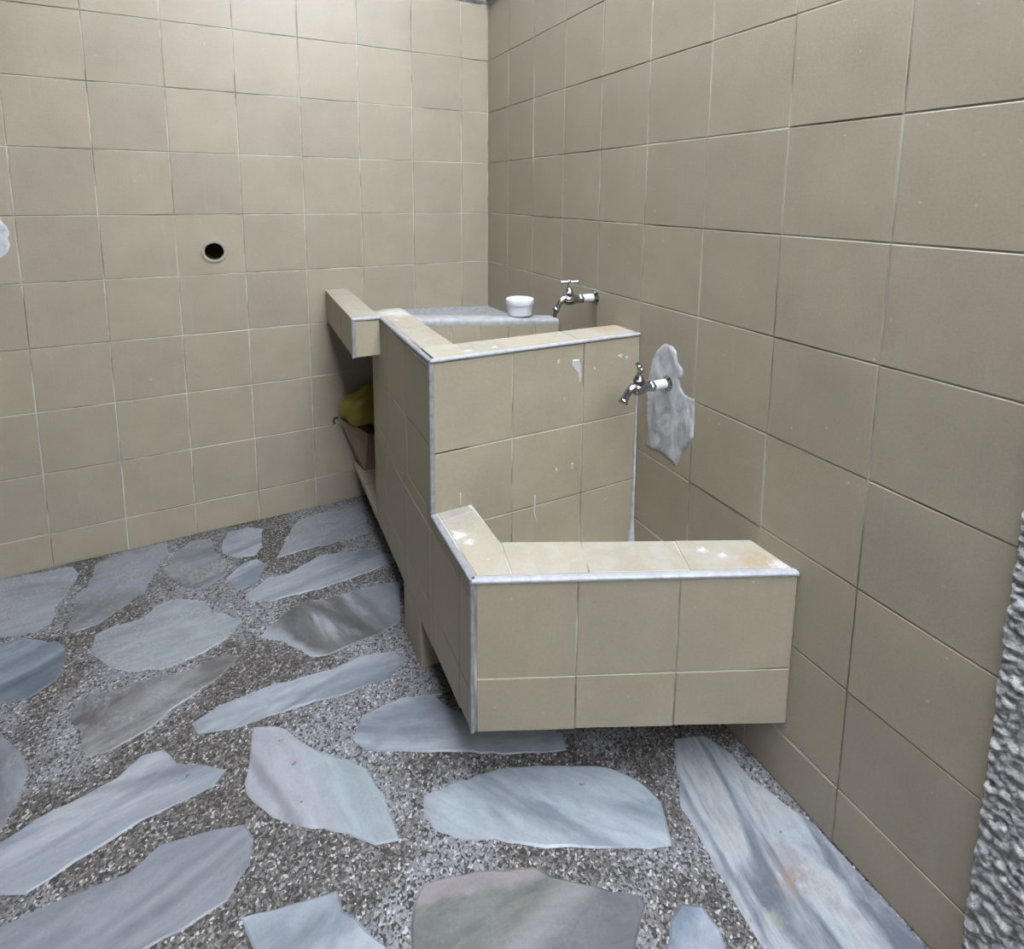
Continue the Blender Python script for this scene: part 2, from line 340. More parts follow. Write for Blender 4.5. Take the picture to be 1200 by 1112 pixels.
# ------------------------------------------------------------------ setting: floor and its stones
XLW, YFW, ZC = -2.32, -5.1, 2.87   # added unseen left wall, front wall (behind the camera), roof
fl = MB(); fl.box(XLW, .12, YFW, .12, -.08, 0.0)
floor = tag(fl.build('floor', TERRAZZO), kind='structure')
STONES={
 's1':[(-0.955, -0.866), (-0.904, -0.889), (-0.875, -0.927), (-0.837, -0.984), (-0.793, -1.021), (-0.746, -1.068), (-0.728, -1.141), (-0.719, -1.226), (-0.761, -1.215), (-0.807, -1.171), (-0.881, -1.123), (-0.926, -1.082), (-0.973, -1.012), (-0.969, -0.968), (-0.963, -0.921)],
 's2':[(-0.656, -1.171), (-0.615, -1.174), (-0.523, -1.187), (-0.473, -1.199), (-0.376, -1.244), (-0.29, -1.292), (-0.251, -1.34), (-0.239, -1.391), (-0.272, -1.458), (-0.313, -1.441), (-0.397, -1.399), (-0.481, -1.356), (-0.561, -1.306), (-0.616, -1.273), (-0.656, -1.243), (-0.667, -1.205)],
 's3':[(-0.722, -1.329), (-0.7, -1.307), (-0.607, -1.333), (-0.517, -1.373), (-0.49, -1.402), (-0.372, -1.489), (-0.371, -1.502), (-0.422, -1.539), (-0.463, -1.569), (-0.626, -1.508), (-0.763, -1.426), (-0.743, -1.38)],
 's4':[(-0.124, -1.303), (-0.061, -1.327), (-0.039, -1.386), (-0.046, -1.441), (-0.029, -1.468), (-0.022, -1.506), (-0.004, -1.541), (-0.004, -1.577), (-0.004, -1.638), (-0.004, -1.711), (-0.005, -1.745), (-0.005, -1.796), (-0.245, -1.687), (-0.239, -1.629), (-0.233, -1.564), (-0.216, -1.475), (-0.211, -1.413)],
 's5':[(-0.348, -1.536), (-0.315, -1.53), (-0.288, -1.546), (-0.282, -1.583), (-0.302, -1.618), (-0.33, -1.635), (-0.402, -1.604), (-0.385, -1.566)],
 's6':[(-0.982, -1.219), (-0.908, -1.237), (-0.836, -1.252), (-0.828, -1.285), (-0.8, -1.327), (-0.778, -1.363), (-0.754, -1.415), (-0.94, -1.333), (-0.964, -1.271)],
 's7':[(-1.392, -1.068), (-1.333, -1.06), (-1.275, -1.056), (-1.157, -1.065), (-1.115, -1.039), (-1.028, -1.056), (-0.975, -1.072), (-0.961, -1.104), (-0.969, -1.143), (-1.002, -1.183), (-1.045, -1.193), (-1.117, -1.195), (-1.171, -1.209), (-1.37, -1.13)],
 's8':[(-1.426, -0.968), (-1.349, -1.004), (-1.311, -1.024), (-1.248, -1.005), (-1.149, -0.979), (-1.031, -0.967), (-1.01, -0.946), (-1.039, -0.92), (-1.1, -0.882), (-1.129, -0.838), (-1.168, -0.831), (-1.207, -0.863), (-1.306, -0.881), (-1.378, -0.905), (-1.448, -0.904)],
 's9':[(-1.548, -0.57), (-1.454, -0.642), (-1.401, -0.706), (-1.378, -0.749), (-1.368, -0.829), (-1.384, -0.883), (-1.446, -0.875)],
 's10':[(-1.289, -0.751), (-1.268, -0.781), (-1.23, -0.788), (-1.162, -0.773), (-1.125, -0.736), (-1.04, -0.698), (-0.979, -0.643), (-1.019, -0.615), (-1.098, -0.634), (-1.181, -0.615), (-1.242, -0.612), (-1.317, -0.613), (-1.332, -0.653), (-1.293, -0.717)],
 's11':[(-1.636, -0.307), (-1.549, -0.316), (-1.504, -0.319), (-1.411, -0.377), (-1.382, -0.437), (-1.378, -0.48), (-1.383, -0.519), (-1.43, -0.555), (-1.483, -0.541), (-1.574, -0.491)],
 's12':[(-1.743, -0.006), (-1.642, -0.006), (-1.462, -0.02), (-1.432, -0.07), (-1.434, -0.132), (-1.452, -0.199), (-1.45, -0.296), (-1.514, -0.307), (-1.556, -0.29), (-1.652, -0.259)],
 's13':[(-1.393, -0.044), (-1.322, -0.006), (-1.205, -0.014), (-1.188, -0.087), (-1.216, -0.162), (-1.236, -0.257), (-1.278, -0.298), (-1.328, -0.349), (-1.391, -0.355), (-1.406, -0.317), (-1.402, -0.263), (-1.417, -0.192), (-1.39, -0.154)],
 's14':[(-1.331, -0.422), (-1.329, -0.391), (-1.292, -0.38), (-1.225, -0.379), (-1.201, -0.336), (-1.144, -0.333), (-1.072, -0.38), (-1.046, -0.441), (-0.974, -0.498), (-1.004, -0.554), (-1.063, -0.588), (-1.137, -0.601), (-1.231, -0.572), (-1.282, -0.524), (-1.324, -0.46)],
 's15':[(-0.964, -0.402), (-0.904, -0.353), (-0.843, -0.357), (-0.739, -0.31), (-0.595, -0.341), (-0.533, -0.396), (-0.518, -0.447), (-0.655, -0.466), (-0.76, -0.473), (-0.86, -0.464), (-0.9, -0.461), (-0.956, -0.437)],
 's16':[(-0.853, -0.216), (-0.795, -0.075), (-0.706, -0.052), (-0.553, -0.042), (-0.565, -0.255), (-0.674, -0.261), (-0.79, -0.256), (-0.872, -0.265)],
 's17':[(-1.031, -0.088), (-1.016, -0.036), (-0.954, -0.033), (-0.908, -0.067), (-0.912, -0.177), (-0.934, -0.216), (-0.987, -0.204), (-1.03, -0.159)],
 's18':[(-1.013, -0.291), (-0.967, -0.242), (-0.929, -0.237), (-0.903, -0.283), (-0.928, -0.35), (-0.964, -0.374), (-0.994, -0.371)],
 's19':[(-0.932, -0.596), (-0.913, -0.565), (-0.894, -0.558), (-0.865, -0.529), (-0.806, -0.51), (-0.748, -0.523), (-0.687, -0.529), (-0.586, -0.534), (-0.536, -0.546), (-0.578, -0.705), (-0.641, -0.728), (-0.705, -0.732), (-0.778, -0.736), (-0.82, -0.722), (-0.837, -0.689), (-0.881, -0.633)],
 's20':[(-1.079, -0.796), (-1.023, -0.774), (-0.915, -0.769), (-0.752, -0.787), (-0.696, -0.776), (-0.62, -0.801), (-0.6, -0.835), (-0.647, -0.872), (-0.75, -0.871), (-0.874, -0.857), (-0.993, -0.852), (-1.064, -0.83)],
 's21':[(-0.763, -0.991), (-0.73, -0.946), (-0.638, -0.941), (-0.567, -0.966), (-0.548, -1.015), (-0.431, -1.114), (-0.34, -1.186), (-0.353, -1.222), (-0.478, -1.168), (-0.576, -1.114), (-0.665, -1.07), (-0.74, -1.029)],
 's22':[(-1.194, -0.177), (-1.169, -0.087), (-1.126, -0.037), (-1.066, -0.055), (-1.047, -0.156), (-1.012, -0.211), (-1.029, -0.292), (-1.075, -0.32), (-1.133, -0.283)],
 's23':[(-0.623, -0.778), (-0.591, -0.753), (-0.585, -0.806), (-0.581, -0.876), (-0.607, -0.886), (-0.622, -0.833)],
}
def R(d): return math.radians(d)
WB = lambda t=1.0: [(.25, (.30*t, .33*t, .37*t)), (.45, (.50*t, .535*t, .575*t)), (.62, (.64*t, .665*t, .69*t)), (.8, (.52*t, .55*t, .58*t))]
GW = lambda t=1.0: [(.25, (.26*t, .26*t, .28*t)), (.45, (.38*t, .385*t, .41*t)), (.6, (.47*t, .475*t, .50*t)), (.8, (.36*t, .37*t, .40*t))]
BG = lambda t=1.0: [(.25, (.14*t, .17*t, .21*t)), (.5, (.25*t, .29*t, .34*t)), (.62, (.42*t, .45*t, .50*t)), (.8, (.30*t, .34*t, .39*t))]
STY = {
 's1': ([(.25, (.36, .34, .37)), (.42, (.62, .61, .64)), (.56, (.62, .66, .68)), (.8, (.50, .56, .58))], R(-76), 3, 5),
 's2': ([(.25, (.30, .34, .38)), (.42, (.56, .61, .65)), (.6, (.66, .71, .74)), (.8, (.56, .60, .64))], R(-48), 3.5, 8),
 's3': ([(.25, (.20, .205, .165)), (.42, (.16, .172, .135)), (.52, (.215, .225, .18)), (.62, (.27, .27, .23)), (.75, (.19, .195, .165))], R(-17), 3.0, 8),
 's4': ([(.25, (.20, .22, .26)), (.42, (.40, .42, .45)), (.55, (.60, .63, .66)), (.7, (.66, .65, .62)), (.85, (.45, .47, .5))], R(-100), 5, 9),
 's5': (BG(1.25), R(-70), 3, 6), 's6': (WB(1.0), R(10), 2.5, 6), 's7': (GW(.86), R(15), 3, 6),
 's8': ([(.25, (.33, .34, .37)), (.45, (.46, .48, .52)), (.58, (.62, .61, .63)), (.8, (.56, .56, .59))], R(4), 5, 6),
 's9': (GW(.95), R(-60), 3, 6),
 's10': ([(.25, (.17, .15, .14)), (.42, (.29, .265, .25)), (.55, (.42, .39, .37)), (.75, (.58, .54, .51))], R(20), 3.5, 7),
 's11': (BG(1.0), R(15), 3, 8), 's12': (GW(1.1), R(0), 2.5, 7),
 's13': ([(.3, (.22, .21, .205)), (.47, (.33, .325, .33)), (.6, (.42, .42, .45)), (.8, (.38, .38, .41))], R(54), 2.5, 7),
 's14': ([(.25, (.30, .31, .32)), (.42, (.43, .45, .455)), (.6, (.54, .565, .57)), (.8, (.44, .47, .48))], R(5), 4, 7),
 's15': (WB(.86), R(8), 4, 7), 's16': (GW(1.0), R(6), 4, 8), 's17': (WB(.9), R(20), 2.5, 8), 's18': (WB(1.0), R(20), 2.5, 8),
 's19': ([(.25, (.15, .14, .13)), (.42, (.23, .215, .205)), (.50, (.33, .31, .295)), (.58, (.54, .54, .55)), (.72, (.46, .48, .51)), (.85, (.30, .31, .33))], R(-60), 3, 6),
 's20': (WB(.92), R(0), 4, 7), 's21': (WB(.95), R(-25), 4, 7),
 's22': ([(.28, (.20, .21, .20)), (.45, (.30, .315, .30)), (.6, (.40, .42, .41)), (.8, (.36, .37, .38))], R(15), 3, 9),
}
DUST = {'s10': .7, 's12': .6, 's13': .6, 's14': .6, 's16': .65, 's22': .8, 's9': .4, 's11': .2, 's17': .35, 's15': .25}
RUST = [((-.127, -1.59, 0), .028, (.30, .19, .11), .55), ((-.10, -1.57, 0), .04, (.26, .22, .24), .55), ((-.196, -1.611, 0), .016, (.42, .44, .26), .4)]
ZONES = {
 's1': [((-.845, -1.045), (.968, .252), .03, 0, (.47, .53, .545), .8), ((-.845, -1.045), (-.968, -.252), .03, 0, (.60, .575, .60), .75),
        ((-.918, -1.045), (.926, .379), 0, .014, (.34, .31, .34), .75), ((-.80, -1.12), (.968, .252), 0, .02, (.62, .68, .70), .5)],
 's2': [((-.47, -1.28), (.781, .625), 0, .012, (.36, .39, .43), .7), ((-.56, -1.2), (.781, .625), 0, .02, (.40, .42, .45), .5),
        ((-.33, -1.36), (.70, .71), 0, .02, (.44, .47, .51), .5), ((-.64, -1.19), (-.95, .3), .04, 0, (.48, .44, .44), .6)],
 's3': [((-.61, -1.364), (.27, .963), .012, 0, (.46, .385, .375), .9), ((-.487, -1.455), (.237, -.972), .03, 0, (.20, .185, .195), .9),
        ((-.515, -1.44), (.237, -.972), 0, .035, (.44, .41, .40), .75)],
 's8': [((-1.2, -.95), (.068, -.998), .03, 0, (.40, .425, .465), .7), ((-1.12, -.90), (.2, .98), 0, .012, (.30, .29, .32), .6)],
 's19': [((-.84, -.66), (-.784, -.621), .02, 0, (.58, .60, .63), .85), ((-.66, -.63), (.945, .328), .05, 0, (.44, .455, .48), .7),
         ((-.64, -.63), (.945, .328), 0, .022, (.22, .22, .23), .75), ((-.73, -.62), (.8, .6), 0, .02, (.13, .12, .115), .7)],
 's21': [((-.66, -1.0), (.4, -.9), 0, .018, (.36, .38, .42), .7)],
 's20': [((-.85, -.82), (.05, 1), 0, .01, (.34, .36, .40), .35)],
 's7': [((-1.1, -1.12), (-.3, .95), 0, .03, (.50, .50, .54), .5), ((-1.03, -1.09), (-.3, .95), 0, .012, (.26, .25, .27), .5)],
 's11': [((-1.45, -.40), (-.35, .94), 0, .03, (.20, .235, .27), .8)],
}
# two more slabs of the same paving further into the yard
STONES['s24'] = [(-1.70, -1.25), (-1.42, -1.16), (-1.36, -1.30), (-1.44, -1.52), (-1.66, -1.55), (-1.76, -1.42)]
STONES['s25'] = [(-1.20, -1.40), (-1.02, -1.36), (-.98, -1.50), (-1.06, -1.72), (-1.26, -1.66)]
STONES['s26'] = [(-.78, -1.70), (-.45, -1.74), (-.36, -1.92), (-.58, -2.06), (-.84, -1.98)]
STY['s24'] = (WB(.9), R(20), 3, 7); STY['s25'] = (GW(.95), R(-30), 3, 7); STY['s26'] = (WB(.95), R(5), 3, 7)
STONES.pop('s23', None)
for key, poly in STONES.items():
    st, ang, stre, sca = STY[key]
    mm = marble('marble_%s' % key[1:], st, ang, stre, sca, float(int(key[1:]))*3.31, dust=DUST.get(key, .15), stains=RUST if key == 's4' else (), zones=ZONES.get(key, ()))
    amp = .009 if DUST.get(key, 0) > .5 else .0045
    P = [Vector((x, y, 0)) for x, y in poly]
    loop = []
    for i in range(len(P)):
        a, b = P[i], P[(i+1) % len(P)]; k = max(1, int((b-a).length/.022))
        e = (b-a); nn = Vector((e.y, -e.x, 0)).normalized()
        for j in range(k):
            t = j/k; q = a.lerp(b, t)
            off = noise.noise(q*38+Vector((int(key[1:])*5.1, 0, 0)))*amp + (noise.noise(q*120)*.0018)
            q = q + nn*off
            q.x = min(q.x, -.003); q.y = min(q.y, -.003); loop.append(q)
    n = len(loop); cen = sum(loop, Vector())/n
    def shr(q, d):
        w = cen-q; return q + w.normalized()*min(d, w.length*.5)
    vs = [shr(q, .004)+Vector((0, 0, .0024)) for q in loop] + [q+Vector((0, 0, .0006)) for q in loop] + [q+Vector((0, 0, -.006)) for q in loop]
    fs = [tuple(range(n))] + [(i, (i+1) % n, n+(i+1) % n, n+i) for i in range(n)] + [(n+i, n+(i+1) % n, 2*n+(i+1) % n, 2*n+i) for i in range(n)]
    MB().add(vs, fs).build('stone', mm, floor)

# ------------------------------------------------------------------ setting: walls
H = .2; TW = .1992; Z0 = 1.7152; TOPZ = Z0 + H + .006
BX = [0.0] + [-(.1152 + TW*k) for k in range(12)]             # joints along the back wall
RY = [0.0] + [-(.1890 + TW*k) for k in range(8)] + [-1.7874]   # joints along the right wall
ZS = [0.0] + [Z0 - H*k for k in range(8, -1, -1)] + [TOPZ]
G = .0014                                                      # depth of the joints
XB = -2.30
hx, hz, hr = -1.003, .9915, .0365                              # drain pipe in the back wall
wb = MB()
wb.box(XB-.1, hx-.06, G, .14, 0, ZC); wb.box(hx+.06, .14, G, .14, 0, ZC)
wb.box(hx-.06, hx+.06, G, .14, 0, hz-.06); wb.box(hx-.06, hx+.06, G, .14, hz+.06, ZC)
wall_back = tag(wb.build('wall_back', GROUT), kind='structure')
wr = MB(); wr.box(G, .14, YFW, G, 0, ZC)
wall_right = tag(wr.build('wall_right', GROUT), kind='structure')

def wall_tiles(parent, axis, cs, hole=None):
    full = {}
    for i in range(len(cs)-1):
        for j in range(len(ZS)-1):
            a, b, z0, z1 = cs[i], cs[i+1], ZS[j], ZS[j+1]
            ca, cz = (a+b)/2, (z0+z1)/2; w, h = abs(a-b), z1-z0
            if hole and b < hole[0] < a and z0 < hole[1] < z1: hole_tile(parent, a, b, z0, z1); continue
            key = (round(w, 3), round(h, 3))
            if axis == 'x': nrm = Vector((0, -1, 0)); e = Vector((1, 0, 0)); c = Vector((ca, 0, cz))
            else: nrm = Vector((-1, 0, 0)); e = Vector((0, -1, 0)); c = Vector((0, ca, cz))
            if key not in full:
                up_ = Vector((0, 0, 1))
                q = [e*(-w/2)-up_*(h/2), e*(w/2)-up_*(h/2), e*(w/2)+up_*(h/2), e*(-w/2)+up_*(h/2)]
                vs, fs = tile_mesh(q, nrm); me = new_mesh('tile', vs, fs); me.materials.append(T_WALL); full[key] = me
            o = bpy.data.objects.new('tile', full[key]); COL.objects.link(o); o.parent = parent
            o.location = c + nrm*random.uniform(-.0006, .0006)
            r = random.uniform(-.0035, .0035); r2_ = random.uniform(-.0035, .0035)
            o.rotation_euler = (r, 0, r2_) if axis == 'x' else (0, r, r2_)
def hole_tile(parent, a, b, z0, z1):
    j = .0011; x0, x1 = b+j, a-j; za, zb = z0+j, z1-j; n = 32
    inner, outer = [], []
    for k in range(n):
        w = 2*math.pi*k/n + math.pi/n*0
        d = Vector((math.cos(w), 0, math.sin(w)))
        inner.append(Vector((hx, 0, hz)) + d*hr)
        ts = []
        if d.x > 1e-6: ts.append((x1-hx)/d.x)
        if d.x < -1e-6: ts.append((x0-hx)/d.x)
        if d.z > 1e-6: ts.append((zb-hz)/d.z)
        if d.z < -1e-6: ts.append((za-hz)/d.z)
        outer.append(Vector((hx, 0, hz)) + d*min(ts))
    # corners
    for cx_, cz_ in ((x0, za), (x1, za), (x1, zb), (x0, zb)):
        k = min(range(n), key=lambda q: (outer[q]-Vector((cx_, 0, cz_))).length); outer[k] = Vector((cx_, 0, cz_))
    back = Vector((0, .007, 0))
    vs = inner + outer + [p+back for p in inner] + [p+back for p in outer]
    fs = []
    for k in range(n):
        l = (k+1) % n
        fs += [(k, l, n+l, n+k), (n+k, n+l, 3*n+l, 3*n+k), (l, k, 2*n+k, 2*n+l), (2*n+k, 3*n+k, 3*n+l, 2*n+l)]
    MB().add(vs, fs).build('tile', T_WALL, parent)
wall_tiles(wall_back, 'x', BX[:-1], (hx, hz))
wall_tiles(wall_right, 'y', RY)

def rough_sheet(name, parent, m, org, eu, ev, nu, nv, du, dv, nrm, amp, fscale, base, seed, kind='stuff', comb=None):
    """a really uneven coat: a displaced grid with its rim turned back into the wall"""
    org, eu, ev, nrm = Vector(org), Vector(eu), Vector(ev), Vector(nrm)
    vs, fs = [], []
    for i in range(nu+1):
        for j in range(nv+1):
            p = org + eu*(du*i) + ev*(dv*j)
            q = p.copy()
            if comb: q = Vector((p.x*fscale, p.y*fscale*comb[0]+p.z*fscale*comb[1], p.z*fscale*comb[2]-p.y*fscale*comb[3]))
            else: q = p*fscale
            h = base + amp*(noise.fractal(q+Vector((seed, 0, 0)), .9, 2.1, 4))
            rim = i in (0, nu) or j in (0, nv)
            if i == 0: p = p + eu*(noise.noise(p*30)*.006)
            vs.append(p + nrm*(h if not rim else -.004))
    for i in range(nu):
        for j in range(nv):
            k = i*(nv+1)+j; fs.append((k, k+1, k+nv+2, k+nv+1))
    o = MB().add(vs, fs).build(name, m, parent, smooth=True, sharp=180)
    return tag(o, kind=kind)
rough_sheet('plaster_coat', wall_right, PLASTER, (0, -1.783, 0), (0, -1, 0), (0, 0, 1), 138, 330, .004, .0045, (-1, 0, 0), .0085, 92, .0055, 3.0, comb=(.75, .45, .95, .45))
rough_sheet('plaster_coat', wall_right, PLASTER, (0, -2.33, 0), (0, -1, 0), (0, 0, 1), 104, 110, .026, .026, (-1, 0, 0), .006, 25, .003, 5.0)
rough_sheet('plaster_coat', wall_right, PLASTER, (0, -1.783, 1.484), (0, -1, 0), (0, 0, 1), 46, 115, .012, .012, (-1, 0, 0), .0085, 92, .0055, 3.0, comb=(.75, .45, .95, .45))
rough_sheet('concrete_beam', wall_back, BOND, (-.002, 0, TOPZ+.004), (-1, 0, 0), (0, 0, 1), 148, 88, .0155, .0107, (0, -1, 0), .009, 50, .012, 9.0)
rough_sheet('concrete_beam', wall_right, BOND, (0, -.002, TOPZ+.004), (0, -1, 0), (0, 0, 1), 115, 88, .0155, .0107, (-1, 0, 0), .009, 50, .012, 12.0)
wl = MB(); wl.box(XB-.12, XB, YFW, .14, 0, ZC)  # unseen wall, added to keep low light off the left-facing sides
unseen_wall_left = tag(wl.build('unseen_wall_left', SIDEWALL), kind='structure')
wf = MB(); wf.box(XB-.12, .14, YFW-.12, YFW, 0, ZC); tag(wf.build('unseen_wall_front', SIDEWALL), kind='structure')  # unseen wall behind the camera, added to shut out level skylight
# unseen roof slab, added so skylight enters only along the right-hand wall
ce = MB(); ce.box(XB-.12, -1.16, YFW-.12, .14, ZC, ZC+.12); ce.box(-1.16, .14, -.62, .14, ZC, ZC+.12)
tag(ce.build('unseen_ceiling', SIDEWALL), kind='structure')

def raised_patch(name, parent, poly, to3, nrm, m, thick, label=None, step=.006, amp=.0017, seed=1.0):
    """hand-laid mortar: inner points lifted and lumpy, ragged edge feathered onto the wall"""
    nrm = Vector(nrm); bm = bmesh.new(); loop = []
    for i in range(len(poly)):
        a, b = Vector((*poly[i], 0)), Vector((*poly[(i+1) % len(poly)], 0)); k = max(1, int((b-a).length/.008))
        for j in range(k):
            q = a.lerp(b, j/k); loop.append((q.x+noise.noise(q*90)*.0025, q.y+noise.noise(q*90+Vector((7, 3, 1)))*.0025))
    def inside(x, y):
        c = False; n = len(loop)
        for i in range(n):
            (x1, y1), (x2, y2) = loop[i], loop[(i+1) % n]
            if (y1 > y) != (y2 > y) and x < (x2-x1)*(y-y1)/(y2-y1)+x1: c = not c
        return c
    def edge(x, y): return min(math.hypot(x-a, y-b) for a, b in loop)
    from mathutils.geometry import delaunay_2d_cdt
    pts = [Vector(p) for p in loop]; nb = len(pts)
    xs = [p[0] for p in loop]; ys = [p[1] for p in loop]
    y = min(ys)
    while y < max(ys):
        x = min(xs)
        while x < max(xs):
            px, py = x+random.uniform(-.002, .002), y+random.uniform(-.002, .002)
            if inside(px, py) and edge(px, py) > .004: pts.append(Vector((px, py)))
            x += step
        y += step
    vo, eo, fo, *_ = delaunay_2d_cdt(pts, [(i, (i+1) % nb) for i in range(nb)], [tuple(range(nb))], 1, 1e-6)
    vs = []
    for p in vo:
        e = edge(p.x, p.y); h = thick*min(1, e/.007) + (amp*noise.fractal(Vector((p.x*40, p.y*22, seed)), 1, 2, 4)*min(1, e/.01)) - .0008*(e < .0008)
        vs.append(Vector(to3(p.x, p.y)) + nrm*h)
    n = len(vs)
    o = MB().add(vs, [tuple(f) for f in fo]).build(name, m, parent, smooth=True, sharp=180)
    if label: o['label'] = label
    return o
PATCH= [(-1.081, 0.829), (-1.108, 0.83), (-1.125, 0.815), (-1.13, 0.793), (-1.148, 0.781), (-1.149, 0.768), (-1.142, 0.754), (-1.143, 0.735), (-1.157, 0.723), (-1.188, 0.722), (-1.191, 0.676), (-1.191, 0.629), (-1.172, 0.597), (-1.154, 0.57), (-1.141, 0.53), (-1.124, 0.537), (-1.085, 0.545), (-1.042, 0.536), (-1.023, 0.539), (-1.031, 0.584), (-1.022, 0.617), (-1.023, 0.665), (-1.017, 0.694), (-1.029, 0.749), (-1.041, 0.783), (-1.054, 0.806)]
LPATCH= [(-1.563, 1.124), (-1.542, 1.109), (-1.534, 1.094), (-1.529, 1.084), (-1.524, 1.069), (-1.53, 1.049), (-1.526, 1.034), (-1.531, 1.011), (-1.544, 0.999), (-1.552, 0.992), (-1.575, 0.986)]
raised_patch('mortar_patch', wall_right, PATCH, lambda a, b: (0, a, b), (-1, 0, 0), MORTAR, .003, 'grey mortar patch behind the lower tap')
raised_patch('mortar_patch', wall_back, LPATCH, lambda a, b: (a, 0, b), (0, -1, 0), CAULK, .003, 'white filler patch')

pipe = thing('drain_pipe', 'round open drain pipe stub set in the beige tiled back wall', 'pipe', (hx, 0, hz))
pp = MB(); n = 32
pp.lathe([(-.0025, .0285), (-.004, .0305), (-.004, .0335), (-.003, .0375), (.0002, .0378), (.0004, .0362), (.012, .0362), (.12, .0362), (.12, .0285), (.01, .0285), (-.0025, .0285)], (0, 1, 0), (hx, 0, hz), n, False)
pp.build('pipe_socket', PIPEM, pipe, True)
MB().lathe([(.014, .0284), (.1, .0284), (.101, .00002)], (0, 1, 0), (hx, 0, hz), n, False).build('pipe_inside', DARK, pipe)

# ------------------------------------------------------------------ the built-in laundry sink
XL = -.572; YF = -.985; ZU = .832; ZL = .475; ZB = .136
A = Vector((XL, -1.222, 0)); B = Vector((-.0005, -1.475, 0))
sk = (B-A).normalized(); si = Vector((-sk.y, sk.x, 0))            # along / into the skewed front
sink = thing('laundry_sink', 'beige tiled two-basin laundry sink with a low skewed front trough and upper washboard', 'sink', (XL, -.6, 0))
g = G; co = MB()
RX = -.0005
co.box(XL+g, -.478-g, YF+g, -.40, ZB, ZU-g)                      # left wall of the upper basin
co.box(XL+g, RX, YF+g, -.88-g, ZB, ZU-g)                         # front wall of the upper basin
co.box(-.50, RX, -.90, -.40, ZB, .42)                            # its floor
co.prism([(-.478, -.578+g), (RX, -.578+g), (RX, -.40), (-.478, -.40)], .40, .70)
Ai = A + sk*g + si*g; Bi = Vector((RX, B.y+g/ .913, 0))
inner0 = Vector((-.475, -1.142, 0)); inner1 = Vector((RX, -1.364, 0))
co.prism([(XL+g, A.y+.002), (Ai.x, Ai.y), (Bi.x, Bi.y), (RX, inner1.y-g), (-.475-g, inner0.y-g)], [.151, .1525, .149, ZB, ZB], ZL-g)
co.prism([(XL+g, A.y+.002), (-.475-g, inner0.y-g), (-.475-g, YF+.02), (XL+g, YF+.02)], [.151, ZB+.006, ZB, ZB], ZL-g)
co.prism([(XL+g, A.y+.004), (Ai.x, Ai.y), (Bi.x, Bi.y), (RX, YF+.03), (XL+g, YF+.03)], [.151, .1525, .149, ZB, ZB], .245)
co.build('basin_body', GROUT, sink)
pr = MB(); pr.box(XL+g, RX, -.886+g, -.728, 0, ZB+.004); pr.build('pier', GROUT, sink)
panel(sink, (XL, 0, 0), (0, 1, 0), (0, 0, 1), [-.886, -.728], [.001, ZB], (-1, 0, 0), T_SINK)
panel(sink, (0, -.886, 0), (1, 0, 0), (0, 0, 1), [XL, -.372, -.172, RX], [.001, ZB], (0, -1, 0), T_SINK)
# left face
panel(sink, (XL, 0, 0), (0, 1, 0), (0, 0, 1), [YF, -.785, -.585, -.40], [ZL, .632, ZU-.008], (-1, 0, 0), T_SINK)
panel(sink, (XL, 0, 0), (0, 1, 0), (0, 0, 1), [-1.155, YF], [ZB+.004, .235, .432, ZL-.008], (-1, 0, 0), T_SINK)
panel(sink, (XL, 0, 0), (0, 1, 0), (0, 0, 1), [-1.214, -1.155], [ZB+.011, .235, .432, ZL-.008], (-1, 0, 0), T_SINK)
panel(sink, (XL, 0, 0), (0, 1, 0), (0, 0, 1), [YF, -.955, -.755, -.555, -.40], [ZB, .235, .432, ZL], (-1, 0, 0), T_SINK)
# tall front face, down into the trough
panel(sink, (0, YF, 0), (1, 0, 0), (0, 0, 1), [XL+.006, -.371, -.173, RX], [.245, .427, .615, ZU-.0075], (0, -1, 0), T_SINK)
# skewed front of the trough
LF = (B-A).length
for (a, b) in ((.008, .2), (.2, .396), (.396, LF)):
    for (z0, z1) in ((.150, .268), (.268, ZL-.0085)):
        lo0 = z0 if z0 > .2 else .152-.004*a/LF; lo1 = z0 if z0 > .2 else .152-.008*b/LF
        q = [A+sk*a+Vector((0, 0, lo0)), A+sk*b+Vector((0, 0, lo1)), A+sk*b+Vector((0, 0, z1)), A+sk*a+Vector((0, 0, z1))]
        tile(sink, q, -si, T_SINK, random.uniform(-.0005, .0005))
# rim of the trough
zr = Vector((0, 0, ZL))
def rim(p): tile(sink, [q+zr for q in p], (0, 0, 1), T_RIM, random.uniform(-.0004, .0006))
def onl(u, d): return A + sk*u + si*d
def inn(u): # point on the inner edge whose across-joint starts at u on the front
    d = Vector((inner1.x-inner0.x, inner1.y-inner0.y, 0)); o = onl(u, 0)
    den = si.x*d.y - si.y*d.x; t = ((inner0.x-o.x)*d.y-(inner0.y-o.y)*d.x)/den
    return o + si*t
e = .012
c0 = onl(.075, e); c0b = inner0.copy()
rim([Vector((XL+e, A.y+.0065, 0)), c0, c0b, Vector((-.478, -1.01, 0)), Vector((XL+e, -1.018, 0))])
rim([Vector((XL+e, -1.018, 0)), Vector((-.478, -1.01, 0)), Vector((-.486, YF-.001, 0)), Vector((XL+e, YF-.001, 0))])
for a, b in ((.075, .223), (.223, .418)):
    rim([onl(a, e), onl(b, e), inn(b), c0b if a == .075 else inn(a)])
rim([onl(.418, e), Vector((RX, B.y+e/.913, 0)), Vector((RX, inner1.y, 0)), inn(.418)])
# inside faces of the trough
panel(sink, (-.475, 0, 0), (0, 1, 0), (0, 0, 1), [-1.14, YF-.002], [.245, .42, ZL-.002], (1, 0, 0), T_SINK)
d_in = (inner1-inner0); l_in = d_in.length; d_in.normalize()
panel(sink, inner0, d_in, (0, 0, 1), [.004, .13, .32, l_in], [.245, .42, ZL-.002], Vector((-d_in.y, d_in.x, 0)), T_SINK)
